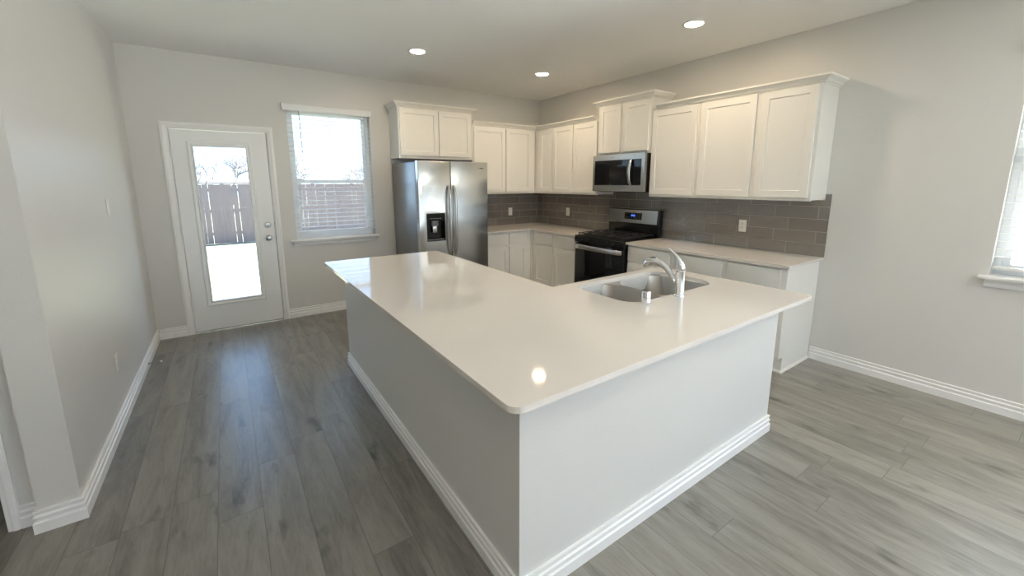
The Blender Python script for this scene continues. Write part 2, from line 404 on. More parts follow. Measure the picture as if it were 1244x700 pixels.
def wall_x(name, x0, x1, ya, yb, opens, m=None):
    bm = bmesh.new(); ys = sorted({ya, yb, *[o[0] for o in opens], *[o[1] for o in opens]})
    for a, b in zip(ys, ys[1:]):
        op = [o for o in opens if o[0] <= a+1e-6 and o[1] >= b-1e-6]
        if not op: box(bm, x0, x1, a, b, 0, H)
        for o in op:
            if o[2] > 1e-6: box(bm, x0, x1, a, b, 0, o[2])
            if o[3] < H-1e-6: box(bm, x0, x1, a, b, o[3], H)
    return struct(link(name, bm, m or M['wall']))

bm = bmesh.new(); box(bm, XL, 0.0, YR, 0.0, -0.12, 0); struct(link('floor', bm, M['floor']))
bm = bmesh.new(); box(bm, XL-0.15, 0.16, YR-0.15, 0.16, H, H+0.2); struct(link('ceiling', bm, M['ceiling']))
bm = bmesh.new(); box(bm, XL-0.6, 0.7, YR-0.7, 0.7, H+0.201, H+0.36); struct(link('roof', bm, M['shingle']))  # unseen slab, its overhang added to keep direct sun off the openings
DOOR = (-4.607, -3.761, 0.0, 2.101)
WIN = (-3.560, -2.654, 0.917, 2.395)
W2 = (-5.76, -4.828, 0.931, 2.40)
wall_y('wall_back', 0.0, 0.15, XL, 0.15, [DOOR, WIN])
wall_x('wall_right', 0.0, 0.15, YR, 0.0, [W2, (-6.86, -5.93, 0.931, 2.40), (-7.96, -7.03, 0.931, 2.40)])
wall_x('wall_left', -5.045, WX, -2.695, -0.001, [])
wall_y('wall_hall', -2.612, -2.48, XL, -5.046, [(-6.05, -5.168, 0.0, 2.10)])
wall_x('wall_far_left', XL-0.15, XL, YR, 0.0, [])
wall_y('wall_rear', YR-0.15, YR, XL-0.15, 0.15, [(-2.5, -0.7, 0.75, 2.35), (-4.9, -3.1, 0.75, 2.35)])
bm = bmesh.new(); box(bm, -6.6, -5.05, -2.30, -0.05, 0.0005, 0.012, 0.004, 1); struct(link('floor', bm, M['carpet']), 'dark brown carpet in the room beyond the hall opening')

baseboard('baseboard_left', [(WX, -0.002), (WX, -2.695), (-5.045, -2.695), (-5.045, -2.613)], side=-1)
baseboard('baseboard_back', [(WX+0.018, 0.0), (-4.659, 0.0)])
baseboard('baseboard_back', [(-3.713, 0.0), (-2.44, 0.0)])
baseboard('baseboard_right', [(0.0, -3.885), (0.0, YR+0.001)])
baseboard('baseboard_hall', [(-5.1215, -2.612), (-5.064, -2.612)])
# quarter round where the hall casing stands
CAS = [(0, 0), (0.006, 0.0), (0.010, 0.004), (0.012, 0.018), (0.017, 0.030), (0.017, 0.046), (0.013, 0.052), (0.013, 0.058), (0, 0.058)]
def casing(name, x0, x1, z1, y, parent=None, w=0.062):
    """door casing around an opening, mitred, proud of the wall towards -y"""
    prof = [(h*w/0.058, t) for t, h in CAS]
    bm = bmesh.new()
    sweep(bm, [(x0, 0.0), (x0, z1), (x1, z1), (x1, 0.0)], prof, f=lambda x, z, t: (x, y-t, z), side=-1)
    return struct(link(name, bm, M['trim'], parent))
casing('trim_1', -4.604, -3.764, 2.098, 0.0, w=0.056)
casing('trim_2', -6.05, -5.168, 2.10, -2.612, w=0.046)
B('trim_3', M['trim'], None, -5.1675, -5.150, -2.4795, -2.44, 0, 2.1)['kind'] = 'structure'

# ------------------------------------------------------------------ exterior door
d = thing('door_1', 'white exterior door with a full height glass panel', 'door', (-4.595, 0.0, 0.0)); del d['category']; struct(d)
def dl(x): return x+4.595
bm = bmesh.new()   # jambs
box(bm, dl(-4.607), dl(-4.5975), 0.002, 0.148, 0, 2.101); box(bm, dl(-3.7705), dl(-3.761), 0.002, 0.148, 0, 2.101); box(bm, dl(-4.5975), dl(-3.7705), 0.002, 0.148, 2.092, 2.101)
box(bm, dl(-4.5975), dl(-4.585), 0.05, 0.07, 0.0, 2.092); box(bm, dl(-3.783), dl(-3.7705), 0.05, 0.07, 0.0, 2.092)
link('door_jamb', bm, M['trim'], d)
bm = bmesh.new()   # slab with a glazed opening
sx0, sx1, gz0, gz1, gx0, gx1 = dl(-4.5915), dl(-3.7765), 0.295, 1.945, dl(-4.440), dl(-3.950)
for q in ((sx0, gx0, 0.014, 2.086), (gx1, sx1, 0.014, 2.086), (gx0, gx1, 0.014, gz0), (gx0, gx1, gz1, 2.086)):
    box(bm, q[0], q[1], 0.004, 0.048, q[2], q[3])
link('door_slab', bm, M['doorpaint'], d)
bm = bmesh.new()
prof = [(0, 0), (0.0, 0.006), (0.006, 0.011), (0.018, 0.011), (0.022, 0.006), (0.036, 0.006), (0.044, 0.014), (0.052, 0.008), (0.052, -0.02), (0.0, -0.0)]
sweep(bm, [(dl(-4.468), 0.276), (dl(-4.468), 1.978), (dl(-3.920), 1.978), (dl(-3.920), 0.276)], prof, closed=True, f=lambda x, z, t: (x, 0.004-t, z), side=1)
link('glass_frame', bm, M['doorpaint'], d, )
B('door_glass', M['glass'], d, dl(-4.432), dl(-3.958), 0.022, 0.026, 0.31, 1.935)
for kz, kn in ((1.106, 'deadbolt'), (0.962, 'door_knob')):
    bm = bmesh.new()
    pr = [(0.002, 0.0), (0.031, 0.0), (0.031, -0.005), (0.026, -0.009)]
    if kn == 'door_knob': pr += [(0.013, -0.012), (0.011, -0.032), (0.018, -0.038), (0.026, -0.048), (0.026, -0.058), (0.018, -0.066), (0.002, -0.068)]
    else: pr += [(0.024, -0.014), (0.022, -0.018), (0.002, -0.019)]
    lathe(bm, pr, (dl(-3.840), 0.0035, kz), 'Y', 28)
    if kn == 'deadbolt': box(bm, dl(-3.845), dl(-3.835), -0.038, -0.014, kz-0.018, kz+0.018, 0.003)
    link(kn, bm, M['nickel'], d, smooth=True)['label'] = 'satin nickel ' + kn.replace('_', ' ')
for hz in (1.861, 1.111, 0.346):
    bm = bmesh.new(); tube(bm, [(0.0, -0.006, hz-0.045), (0.0, -0.006, hz+0.045)], 0.006, 10)
    tube(bm, [(0.0, -0.006, hz-0.05), (0.0, -0.006, hz-0.045)], 0.004, 10); tube(bm, [(0.0, -0.006, hz+0.045), (0.0, -0.006, hz+0.05)], 0.004, 10)
    link('hinge', bm, M['doorpaint'], d, smooth=True)
for hz in (1.106, 0.962):
    B('strike_plate', M['nickel'], d, dl(-3.7712), dl(-3.7700), -0.002, 0.03, hz-0.03, hz+0.03)
B('threshold', M['nickel'], d, dl(-4.597), dl(-3.771), 0.002, 0.15, 0.0, 0.0125)
B('door_sweep', M['dark'], d, dl(-4.594), dl(-3.774), 0.010, 0.044, 0.0130, 0.0137)

# ------------------------------------------------------------------ windows and blinds (local x runs along the wall, -y into the room)
def window(name, label, loc, rz, w, h, rail=0.5, stool=(0.065, 0.036)):
    o = thing(name, label, 'window', loc, rz); del o['category']; struct(o)
    y0, y1 = 0.085, 0.145
    bm = bmesh.new(); f = 0.035
    box(bm, 0.001, f, y0, y1, 0.001, h-0.001); box(bm, w-f, w-0.001, y0, y1, 0.001, h-0.001)
    box(bm, f, w-f, y0, y1, 0.001, f); box(bm, f, w-f, y0, y1, h-f, h-0.001)
    link('window_frame', bm, M['vinyl'], o)
    zr = h*rail; s = 0.038
    for nm, za, zb, ya, yb in (('lower_sash', f, zr+0.02, y0+0.004, y0+0.028), ('upper_sash', zr-0.02, h-f, y0+0.030, y0+0.054)):
        bm = bmesh.new()
        box(bm, f+0.001, f+s, ya, yb, za+0.001, zb-0.001); box(bm, w-f-s, w-f-0.001, ya, yb, za+0.001, zb-0.001)
        box(bm, f+s, w-f-s, ya, yb, za+0.001, za+s); box(bm, f+s, w-f-s, ya, yb, zb-s, zb-0.001)
        q = link(nm, bm, M['vinyl'], o)
        B('pane', M['glass'], q, f+s, w-f-s, (ya+yb)/2-0.002, (ya+yb)/2+0.002, za+s, zb-s)
    bm = bmesh.new()
    box(bm, -stool[0], w+stool[1], -0.055, -0.001, -0.022, 0.0, 0.006, 2); box(bm, 0.001, w-0.001, -0.002, y0, -0.0215, 0.0005)
    link('window_sill', bm, M['trim'], o, smooth=True)
    bm = bmesh.new(); sweep(bm, [(-stool[0]+0.03, 0), (w+stool[1]-0.03, 0)], [(0, -0.075), (0.012, -0.075), (0.014, -0.05), (0.022, -0.035), (0.024, -0.0225), (0, -0.0225)], f=lambda x, y, z: (x, y-0.0005, z))
    link('apron', bm, M['trim'], o)
    return o
def blind(label, loc, rz, w, h, ztop, zbot, valance=True, wand=0.13, group=None, val=(0.028, 0.004, 0.068)):
    o = thing('window_blind', label, 'blind', loc, rz)
    n = int((ztop-0.05-zbot-0.02)/0.0508); yc = 0.036
    bm = bmesh.new()
    ang = math.radians(0.5)
    for i in range(n):
        z = ztop-0.07-i*0.0508
        pts = []
        for k in range(5):
            t = (k/4-0.5); yy = yc+t*0.050*math.cos(ang); zz = z - t*0.05*math.sin(ang) + 0.0022*(1-4*t*t)
            pts.append((yy, zz))
        lo = [(y, zz-0.0034) for y, zz in reversed(pts)]
        ring = pts+lo
        a = [bm.verts.new((0.006, y, zz)) for y, zz in ring]; b = [bm.verts.new((w-0.006, y, zz)) for y, zz in ring]
        k = len(ring)
        for j in range(k): bm.faces.new((a[j], a[(j+1) % k], b[(j+1) % k], b[j]))
        bm.faces.new(a); bm.faces.new(list(reversed(b)))
    link('slats', bm, M['slat'], o)
    B('head_rail', M['slat'], o, 0.004, w-0.004, 0.012, 0.060, ztop-0.045, ztop-0.002)
    B('bottom_rail', M['slat'], o, 0.005, w-0.005, yc-0.026, yc+0.026, zbot, zbot+0.016, 0.003)
    if valance:
        bm = bmesh.new(); sweep(bm, [(-val[0], -0.002), (-val[0], -0.030), (w+val[1], -0.030), (w+val[1], -0.002)], [(0, ztop-0.045), (0.010, ztop-0.045), (0.012, ztop-0.02), (0.016, ztop+0.012), (0.020, ztop+0.022), (0, ztop+0.022)], side=1)
        box(bm, -val[0]+0.001, w+val[1]-0.001, -0.029, -0.001, ztop+0.004, ztop+0.020)
        link('valance', bm, M['trim'], o)
    bm = bmesh.new()
    for cx in (0.10, w*0.5, w-0.10):
        for yy in (yc-0.0275, yc+0.0275): box(bm, cx-0.0008, cx+0.0008, yy-0.0008, yy+0.0008, zbot+0.01, ztop-0.045)
    link('ladder_cords', bm, M['slat'], o)
    if wand:
        bm = bmesh.new(); tube(bm, [(wand, -0.006, ztop-0.05), (wand+0.004, -0.008, ztop-0.5)], 0.0042, 8); tube(bm, [(wand, 0.012, ztop-0.04), (wand, -0.006, ztop-0.05)], 0.003, 8)
        link('tilt_wand', bm, M['grey'], o, smooth=True)
    return o
window('window_1', 'white framed window between the glass door and the refrigerator', (WIN[0], 0, WIN[2]), 0, WIN[1]-WIN[0], WIN[3]-WIN[2], 0.45)
blind('white horizontal blind in the window between glass door and refrigerator', (WIN[0], 0, 0), 0, WIN[1]-WIN[0], 0, 2.394, 0.992)
window('window_2', 'white framed window cut off by the right edge of the photo', (0, W2[1], W2[2]), -PI/2, W2[1]-W2[0], W2[3]-W2[2], 0.5, (0.045, 0.045))
blind('white horizontal blind in the window at the right edge', (0, W2[1], 0), -PI/2, W2[1]-W2[0], 0, 2.399, 0.975, wand=0.5, val=(0.01, 0.01, 0))
for i, q in enumerate(((-2.5, -0.7, 0.75, 2.35), (-4.9, -3.1, 0.75, 2.35))):  # unseen rear windows, added to let more light into the room
    bm = bmesh.new()
    for a, b, c, e in ((q[0], q[0]+0.05, q[2], q[3]), (q[1]-0.05, q[1], q[2], q[3]), ((q[0]+q[1])/2-0.03, (q[0]+q[1])/2+0.03, q[2], q[3]), (q[0], q[1], q[2], q[2]+0.05), (q[0], q[1], q[3]-0.05, q[3])):
        box(bm, a, b, YR-0.12, YR-0.06, c, e)
    struct(link('window_%d' % (3+i), bm, M['vinyl']))
for i, yy in enumerate((-5.93, -7.03)):  # unseen side windows, added as openings for the side fill lights
    window('window_%d' % (6+i), 'added white framed side window out of view, lets fill light in', (0, yy, W2[2]), -PI/2, 0.93, W2[3]-W2[2], 0.5, (0.045, 0.045))

# ------------------------------------------------------------------ cabinets
def shaker(name, parent, x0, x1, z0, z1, yf, t=0.019, rail=0.058, flat=False):
    """door or drawer front: front face at y=yf-t ... local -y is the front"""
    bm = bmesh.new()
    if flat:
        box(bm, x0, x1, yf-t, yf, z0, z1, 0.002, 2)
        return link(name, bm, M['cab'], parent, smooth=True)
    # frame ring with stepped recess and panel
    y = yf-t
    def ring(inset, yy): return [bm.verts.new(p) for p in ((x0+inset, yy, z0+inset), (x1-inset, yy, z0+inset), (x1-inset, yy, z1-inset), (x0+inset, yy, z1-inset))]
    rs = [ring(0, yf), ring(0, y+0.002), ring(0.002, y), ring(rail-0.001, y), ring(rail, y+0.001), ring(rail+0.002, y+0.009)]
    for a, b in zip(rs, rs[1:]):
        for i in range(4): bm.faces.new((a[i], a[(i+1) % 4], b[(i+1) % 4], b[i]))
    bm.faces.new(rs[-1]); bm.faces.new(list(reversed(rs[0])))
    return link(name, bm, M['cab'], parent)
def upper(label, loc, rz, w, z0, z1, depth, doors, dz0, dz1, group=None, rev=False, crown=None):
    o = thing('wall_cabinet', label, 'cabinet', loc, rz, group)
    yb, yf = -0.002, -(depth-0.020)
    bm = bmesh.new(); box(bm, 0.0005, w-0.0005, yf+0.0195, yb, z0, z1); link('carcass', bm, M['cab'], o)
    bm = bmesh.new(); xs = [0.0]+[(a[1]+b[0])/2 for a, b in zip(doors, doors[1:])]+[w]
    box(bm, 0.0005, w-0.0005, yf, yf+0.019, z0-0.006, z1, 0.001, 1)
    link('face_frame', bm, M['cab'], o)
    for a, b in doors: shaker('door', o, a, b, dz0, dz1, yf-0.001)
    if crown:
        pth, zb = crown
        bm = bmesh.new(); sweep(bm, pth, [(a, zb+h) for a, h in CROWN]); 
        link('crown_moulding', bm, M['cab'], o)
    return o
R90 = -PI/2
UZ, UT = 1.405, 2.318
# above the refrigerator
cw = 2.411-1.402
upper('short white two-door cabinet above the refrigerator', (-2.411, 0, 0), 0, cw, 1.862, 2.462, 0.331, [(0.018, 0.516), (0.528, cw-0.020)], 1.888, 2.440,
      crown=([(-0.001, 0), (-0.001, -0.312), (cw+0.001, -0.312), (cw+0.001, 0)], 2.448))
# back run
bw_ = 1.399-0.332
upper('tall white two-door wall cabinet right of the refrigerator on back wall', (-1.399, 0, 0), 0, bw_, UZ, UT, 0.331, [(0.021, 0.530), (0.542, 0.985)], 1.425, 2.298)
# right wall, corner to microwave
upper('narrow single-door white wall cabinet in the corner on the right wall', (0, -0.002, 0), R90, 0.700, UZ, UT, 0.331, [(0.412, 0.688)], 1.425, 2.298)
upper('white two-door wall cabinet between corner cabinet and microwave', (0, -0.703, 0), R90, 0.855, UZ, UT, 0.331, [(0.012, 0.405), (0.425, 0.838)], 1.425, 2.298)
mwc = 0.768
upper('short raised white two-door cabinet above the microwave', (0, -1.560, 0), R90, mwc, 1.876, 2.462, 0.342, [(0.030, 0.348), (0.400, 0.742)], 1.902, 2.440,
      crown=([(-0.001, 0), (-0.001, -0.323), (mwc+0.001, -0.323), (mwc+0.001, 0)], 2.450))
upper('white single-door wall cabinet just right of the microwave', (0, -2.330, 0), R90, 0.537, UZ, UT, 0.331, [(0.012, 0.512)], 1.425, 2.298)
upper('white two-door wall cabinet at the right end of the row', (0, -2.8685, 0), R90, 0.9915, UZ, UT, 0.331, [(0.022, 0.518), (0.562, 0.968)], 1.425, 2.298)
def crown_run(label, path, z):
    bm = bmesh.new(); sweep(bm, path, [(a, z+h) for a, h in CROWN]); return tag(link('crown_moulding', bm, M['cab']), label, 'moulding')
crown_run('white crown moulding turning the corner above the wall cabinets', [(-1.398, -0.3125), (-0.3125, -0.3125), (-0.3125, -1.504)], 2.303)
crown_run('white crown moulding above the cabinets right of the microwave', [(-0.3125, -2.386), (-0.3125, -3.862), (0, -3.862)], 2.303)

def base(label, loc, rz, w, depth, fronts, stile=None, end=False, ztop=0.891):
    o = thing('base_cabinet', label, 'cabinet', loc, rz)
    yf = -(depth-0.020)
    bm = bmesh.new()
    prof = [(-0.002, 0.0), (-0.002, ztop), (yf+0.0195, ztop), (yf+0.0195, 0.128), (yf+0.075, 0.128), (yf+0.075, 0.0)]
    rows = [[bm.verts.new((x, y, z)) for y, z in prof] for x in (0.0005, w-0.0005)]
    k = len(prof)
    for j in range(k): bm.faces.new((rows[0][j], rows[0][(j+1) % k], rows[1][(j+1) % k], rows[1][j]))
    bm.faces.new(rows[0]); bm.faces.new(list(reversed(rows[1])))
    link('carcass', bm, M['cab'], o)
    B('face_frame', M['cab'], o, 0.0005, w-0.0005, yf, yf+0.019, 0.128, ztop, 0.001, 1)
    for a, b in fronts:
        shaker('drawer_front', o, a, b, 0.716, 0.868, yf-0.001, flat=True)
        shaker('door', o, a, b, 0.150, 0.692, yf-0.001)
    if end:
        bm = bmesh.new(); sweep(bm, [(w+0.0002, -0.02), (w+0.0002, yf+0.060), (w-0.3, yf+0.060)], [(0, 0.0003), (0.016, 0.0003), (0.015, 0.008), (0.010, 0.014), (0, 0.018)], side=-1)
        link('shoe_moulding', bm, M['cab'], o)
    return o
base('white base cabinet with two drawers and doors right of the refrigerator', (-1.430, 0, 0), 0, 0.798, 0.630, [(0.030, 0.398), (0.420, 0.718)])
base('white two-drawer base cabinet between the corner and the range', (0, -0.6335, 0), R90, 0.922, 0.630, [(0.060, 0.448), (0.478, 0.880)])
bm = bmesh.new(); box(bm, -0.630, -0.003, -0.631, -0.003, 0.128, 0.890)
box(bm, -0.555, -0.003, -0.631, -0.003, 0, 0.128); 
tag(link('corner_cabinet', bm, M['cab']), 'blind corner base cabinet body under the back corner of the worktop', 'cabinet')
base('white base cabinet with one drawer beside the range', (0, -2.326, 0), R90, 0.550, 0.630, [(0.012, 0.514)])
base('white end base cabinet below the right end of the worktop', (0, -2.8775, 0), R90, 0.9995, 0.630, [(0.040, 0.494), (0.537, 0.955)], end=True)

# worktops
bm = bmesh.new(); slab(bm, round_poly([(-1.445, -0.655), (-0.655, -0.655), (-0.655, -1.556), (-0.004, -1.556), (-0.004, -0.004), (-1.445, -0.004)], [0, 0.01, 0.004, 0, 0, 0]), 0.892, 0.914)
tag(link('worktop', bm, M['quartz']), 'L-shaped pale quartz worktop in the back corner left of the range', 'worktop')
bm = bmesh.new(); slab(bm, round_poly([(-0.655, -2.324), (-0.655, -3.902), (-0.004, -3.902), (-0.004, -2.324)], [0.004, 0.006, 0, 0]), 0.892, 0.914)
tag(link('worktop', bm, M['quartz']), 'pale quartz worktop along the right wall right of the range', 'worktop')

# backsplash
bm = bmesh.new(); box(bm, -1.399, -0.0085, -0.0085, -0.0005, 0.9145, 1.4035)
tag(link('tile_backsplash', bm, M['tile_back']), 'glossy grey subway tile backsplash on the back wall', 'backsplash')
bm = bmesh.new(); box(bm, -0.0085, -0.0005, -1.5575, -0.001, 0.9145, 1.3985); box(bm, -0.0085, -0.0005, -2.3235, -1.5575, 0.85, 1.443); box(bm, -0.0085, -0.0005, -3.860, -2.3235, 0.9145, 1.3985)
box(bm, -0.0085, -0.0005, -3.902, -3.8615, 0.9145, 1.452); box(bm, -0.0085, -0.0005, -3.8615, -3.860, 0.9145, 1.3985)
tag(link('tile_backsplash', bm, M['tile_right']), 'glossy grey subway tile backsplash along the right wall', 'backsplash')

# ------------------------------------------------------------------ island
isl = thing('kitchen_island', 'large L-shaped white island with textured drywall sides', 'island', (-3.44, -4.19, 0))
def il(p): return (p[0]+3.44, p[1]+4.19)
OUT = [(-3.440, -4.190), (-1.507, -4.190), (-1.507, -3.385), (-2.615, -3.385), (-2.615, -1.690), (-3.440, -1.690)]
INN = [(-3.310, -4.060), (-1.637, -4.060), (-1.637, -3.405), (-2.635, -3.405), (-2.635, -1.820), (-3.310, -1.820)]
bm = bmesh.new()
def wallring(bm, O, I, z0, z1):
    rows = []
    for L, z in ((O, z0), (O, z1), (I, z1), (I, z0)): rows.append([bm.verts.new((*il(p), z)) for p in L])
    n = len(O)
    for a, b in zip(rows, rows[1:]+rows[:1]):
        for i in range(n): bm.faces.new((a[i], a[(i+1) % n], b[(i+1) % n], b[i]))
wallring(bm, OUT, INN, 0, 0.8915)
M['islandpaint'] = mat('island_paint', (0.70, 0.70, 0.68), 0.45, spec=0.4, bump=(170, 0.40, 0.0016))
link('island_body', bm, M['islandpaint'], isl)
bm = bmesh.new(); sweep(bm, [il(p) for p in ((-1.507, -3.39), (-1.507, -4.19), (-3.44, -4.19), (-3.44, -1.69), (-2.63, -1.69))], BASE, side=-1)
link('baseboard', bm, M['trim'], isl)
# cabinet fronts on the kitchen side
for a, b in ((-1.53, -1.90), (-1.93, -2.30)):
    bm = bmesh.new(); x0, x1 = sorted((a, b)); box(bm, *[x0+3.44, x1+3.44], 0.806, 0.824, 0.15, 0.69, 0.002); link('door', bm, M['cab'], isl, smooth=True)
    bm = bmesh.new(); box(bm, x0+3.44, x1+3.44, 0.806, 0.824, 0.716, 0.868, 0.002); link('drawer_front', bm, M['cab'], isl, smooth=True)
for a, b in ((-3.20, -2.78), (-2.75, -2.32), (-2.29, -1.86)):
    bm = bmesh.new(); box(bm, 0.826, 0.844, a+4.19, b+4.19, 0.15, 0.69, 0.002); link('door', bm, M['cab'], isl, smooth=True)
    bm = bmesh.new(); box(bm, 0.826, 0.844, a+4.19, b+4.19, 0.716, 0.868, 0.002); link('drawer_front', bm, M['cab'], isl, smooth=True)

TOP = round_poly([(-3.577, -4.347), (-1.468, -4.340), (-1.470, -3.325), (-2.564, -3.335), (-2.564, -1.630), (-3.577, -1.625)], [0.045, 0.03, 0.03, 0.004, 0.03, 0.03], 8)
SX0, SX1, SY0, SY1 = -2.455, -1.615, -3.862, -3.388
HOLE = rrect(SX0, SX1, SY0, SY1, [0.13, 0.11, 0.11, 0.13], 10)
bm = bmesh.new(); slab(bm, TOP, 0.892, 0.914, [HOLE])
wt = link('worktop', bm, M['quartz']); tag(wt, 'large L-shaped pale quartz worktop on the island with sink cut-out', 'worktop')
bv = wt.modifiers.new('eased_edge', 'BEVEL'); bv.width = 0.003; bv.segments = 2; bv.limit_method = 'ANGLE'; bv.angle_limit = math.radians(50)

# ------------------------------------------------------------------ sink
sk = thing('kitchen_sink', 'stainless steel undermount double bowl sink in the island', 'sink', (SX0, SY0, 0.68))
def bowl(bm, x0, x1, y0, y1, ztop, depth, r, seg=8):
    """open rounded bowl with thickness"""
    levels = [(0.0, 0.0), (0.002, -0.004), (0.010, -depth+0.05), (0.018, -depth+0.022), (0.040, -depth+0.004), (0.075, -depth)]
    rings = []
    for ins, dz in levels:
        rr = max(r-ins*0.6, 0.02)
        rings.append([bm.verts.new((x, y, ztop+dz)) for x, y in rrect(x0+ins, x1-ins, y0+ins, y1-ins, rr, seg)])
    for a, b in zip(rings, rings[1:]):
        n = len(a)
        for i in range(n): bm.faces.new((a[i], a[(i+1) % n], b[(i+1) % n], b[i]))
    bm.faces.new(rings[-1])
    return rings[0]
ZS = 0.8905-0.68
W_, D_ = SX1-SX0, SY1-SY0
XD = 0.345   # divider
for nm, bx0, bx1, r, dep in (('left_bowl', 0.010, XD-0.008, 0.095, 0.16), ('right_bowl', XD+0.012, W_-0.010, 0.115, 0.20)):
    bm = bmesh.new(); bowl(bm, bx0, bx1, 0.010, D_-0.010, ZS-0.0025, dep, r)
    o = link(nm, bm, M['sink'], sk, smooth=True)
    so = o.modifiers.new('gauge', 'SOLIDIFY'); so.thickness = 0.0015; so.offset = 1
    bm = bmesh.new(); cxx, cyy = (bx0+bx1)/2, D_/2
    lathe(bm, [(0.055, 0.002), (0.053, 0.005), (0.043, 0.003), (0.040, -0.004), (0.006, -0.006), (0.006, 0.004), (0.002, 0.006)], (cxx, cyy, ZS-0.0025-dep), 'Z', 28)
    link('drain_strainer', bm, M['chrome'], o, smooth=True)
bm = bmesh.new()   # flange with two openings
slab(bm, rrect(-0.018, W_+0.018, -0.018, D_+0.018, 0.12, 8), ZS-0.0024, ZS-0.0005, [rrect(0.010, XD-0.008, 0.010, D_-0.010, 0.095, 8), rrect(XD+0.012, W_-0.010, 0.010, D_-0.010, 0.115, 8)])
link('sink_rim', bm, M['sink'], sk)

# ------------------------------------------------------------------ faucet
fx, fy = -2.103, -3.905
fa = thing('faucet', 'chrome single-lever pull-out faucet standing behind the sink', 'faucet', (fx, fy, 0.9142))
bm = bmesh.new()
lathe(bm, [(0.033, 0.0), (0.033, 0.005), (0.030, 0.009), (0.0275, 0.012), (0.0265, 0.05), (0.0262, 0.10), (0.0265, 0.140)], seg=36)
link('body', bm, M['chrome'], fa, smooth=True)
bm = bmesh.new()
lathe(bm, [(0.0245, 0.1405), (0.0245, 0.144), (0.0262, 0.146)], seg=36)
tube(bm, [(0, 0, 0.1445), (0, 0, 0.150), (0, 0.001, 0.170), (0, 0.005, 0.186), (0, 0.014, 0.204), (0, 0.030, 0.224), (0, 0.052, 0.243), (0, 0.082, 0.266), (0, 0.085, 0.268)],
     [0.0255, 0.0265, 0.0262, 0.0235, 0.0175, 0.0118, 0.0088, 0.0070, 0.004], 24)
link('lever', bm, M['chrome'], fa, smooth=True)
bm = bmesh.new()
tube(bm, [(0, 0.010, 0.045), (0, 0.030, 0.075), (0, 0.058, 0.116), (0, 0.090, 0.148), (0, 0.122, 0.166), (0, 0.150, 0.174)], [0.016, 0.017, 0.0165, 0.0175, 0.019, 0.020], 18)
sp_ = link('spout', bm, M['chrome'], fa, smooth=True)
bm = bmesh.new()
tube(bm, [(0, 0.150, 0.174), (0, 0.152, 0.1745), (0, 0.182, 0.175), (0, 0.210, 0.167), (0, 0.232, 0.150), (0, 0.240, 0.138)], [0.018, 0.0215, 0.0225, 0.0235, 0.022, 0.018], 20)
h_ = link('spray_head', bm, M['chrome'], fa, smooth=True)
bm = bmesh.new(); tube(bm, [(0, 0.166, 0.1955), (0, 0.176, 0.1985), (0, 0.196, 0.196), (0, 0.206, 0.190)], [0.006, 0.010, 0.010, 0.006], 12, 0.35, side=(1, 0, 0)); link('spray_button', bm, M['grey'], h_, smooth=True)
bm = bmesh.new(); tube(bm, [(0, 0.239, 0.140), (0, 0.242, 0.1335)], [0.014, 0.013], 16); link('aerator', bm, M['dark'], h_, smooth=True)
ag = thing('air_gap_cap', 'small chrome cylinder air gap on the worktop left of faucet', 'air gap', (-2.380, -3.890, 0.9142))
bm = bmesh.new(); lathe(bm, [(0.029, 0), (0.029, 0.004), (0.0245, 0.006), (0.0242, 0.063), (0.0230, 0.0655), (0.019, 0.066)], seg=32); link('sleeve', bm, M['chrome'], ag, smooth=True)
bm = bmesh.new(); lathe(bm, [(0.0185, 0.060), (0.0185, 0.0655), (0.002, 0.0665)], seg=24); link('vent_cap', bm, M['grey'], ag, smooth=True)

# ------------------------------------------------------------------ refrigerator
fr = thing('refrigerator', 'stainless steel side-by-side refrigerator with door dispenser', 'refrigerator', (-2.412, 0, 0))
FW = 0.912; SPL = 0.405
M['fridgeside'] = mat('grey_fridge_side', (0.30, 0.31, 0.32), 0.30, 0.85, noise=(4, 0.03, (1, 1, 1)))
bm = bmesh.new(); box(bm, 0.0, FW, -0.785, -0.045, 0.03, 1.793, 0.006); link('case', bm, M['fridgeside'], fr, smooth=True)
bm = bmesh.new(); box(bm, 0.01, FW-0.01, -0.80, -0.74, 0.012, 0.075); link('kick_grille', bm, M['grey'], fr)
def plate_with_hole(bm, x0, x1, z0, z1, hx0, hx1, hz0, hz1, yf, yb, bev=0.010):
    # door slab with rounded vertical/horizontal edges and a rectangular recess
    def ring(i, y): return [(x0+i, y, z0+i), (x1-i, y, z0+i), (x1-i, y, z1-i), (x0+i, y, z1-i)]
    rs = [ring(0, yb), ring(0, yf+bev), ring(bev*0.3, yf+bev*0.3), ring(bev, yf)]
    hr = [[(hx0, yf, hz0), (hx1, yf, hz0), (hx1, yf, hz1), (hx0, yf, hz1)], [(hx0, yb-0.006, hz0), (hx1, yb-0.006, hz0), (hx1, yb-0.006, hz1), (hx0, yb-0.006, hz1)]]
    R = [[bm.verts.new(p) for p in r] for r in rs+hr]
    for a, b in zip(R, R[1:]):
        for i in range(4): bm.faces.new((a[i], a[(i+1) % 4], b[(i+1) % 4], b[i]))
    bm.faces.new(R[-1]); bm.faces.new(list(reversed(R[0])))
YD = -0.865
hx0, hx1, hz0, hz1 = 0.087, 0.321, 0.888, 1.212
bm = bmesh.new(); plate_with_hole(bm, 0.002, SPL-0.003, 0.085, 1.803, hx0, hx1, hz0, hz1, YD, -0.795)
fd1 = link('freezer_door', bm, M['steel'], fr, smooth=True)
bm = bmesh.new(); box(bm, SPL+0.003, FW-0.002, YD, -0.795, 0.085, 1.803, 0.008, 3); fd2 = link('fridge_door', bm, M['steel'], fr, smooth=True)
bm = bmesh.new(); box(bm, 0.008, FW-0.008, -0.796, -0.784, 0.09, 1.79); link('door_gasket', bm, M['dark'], fr)
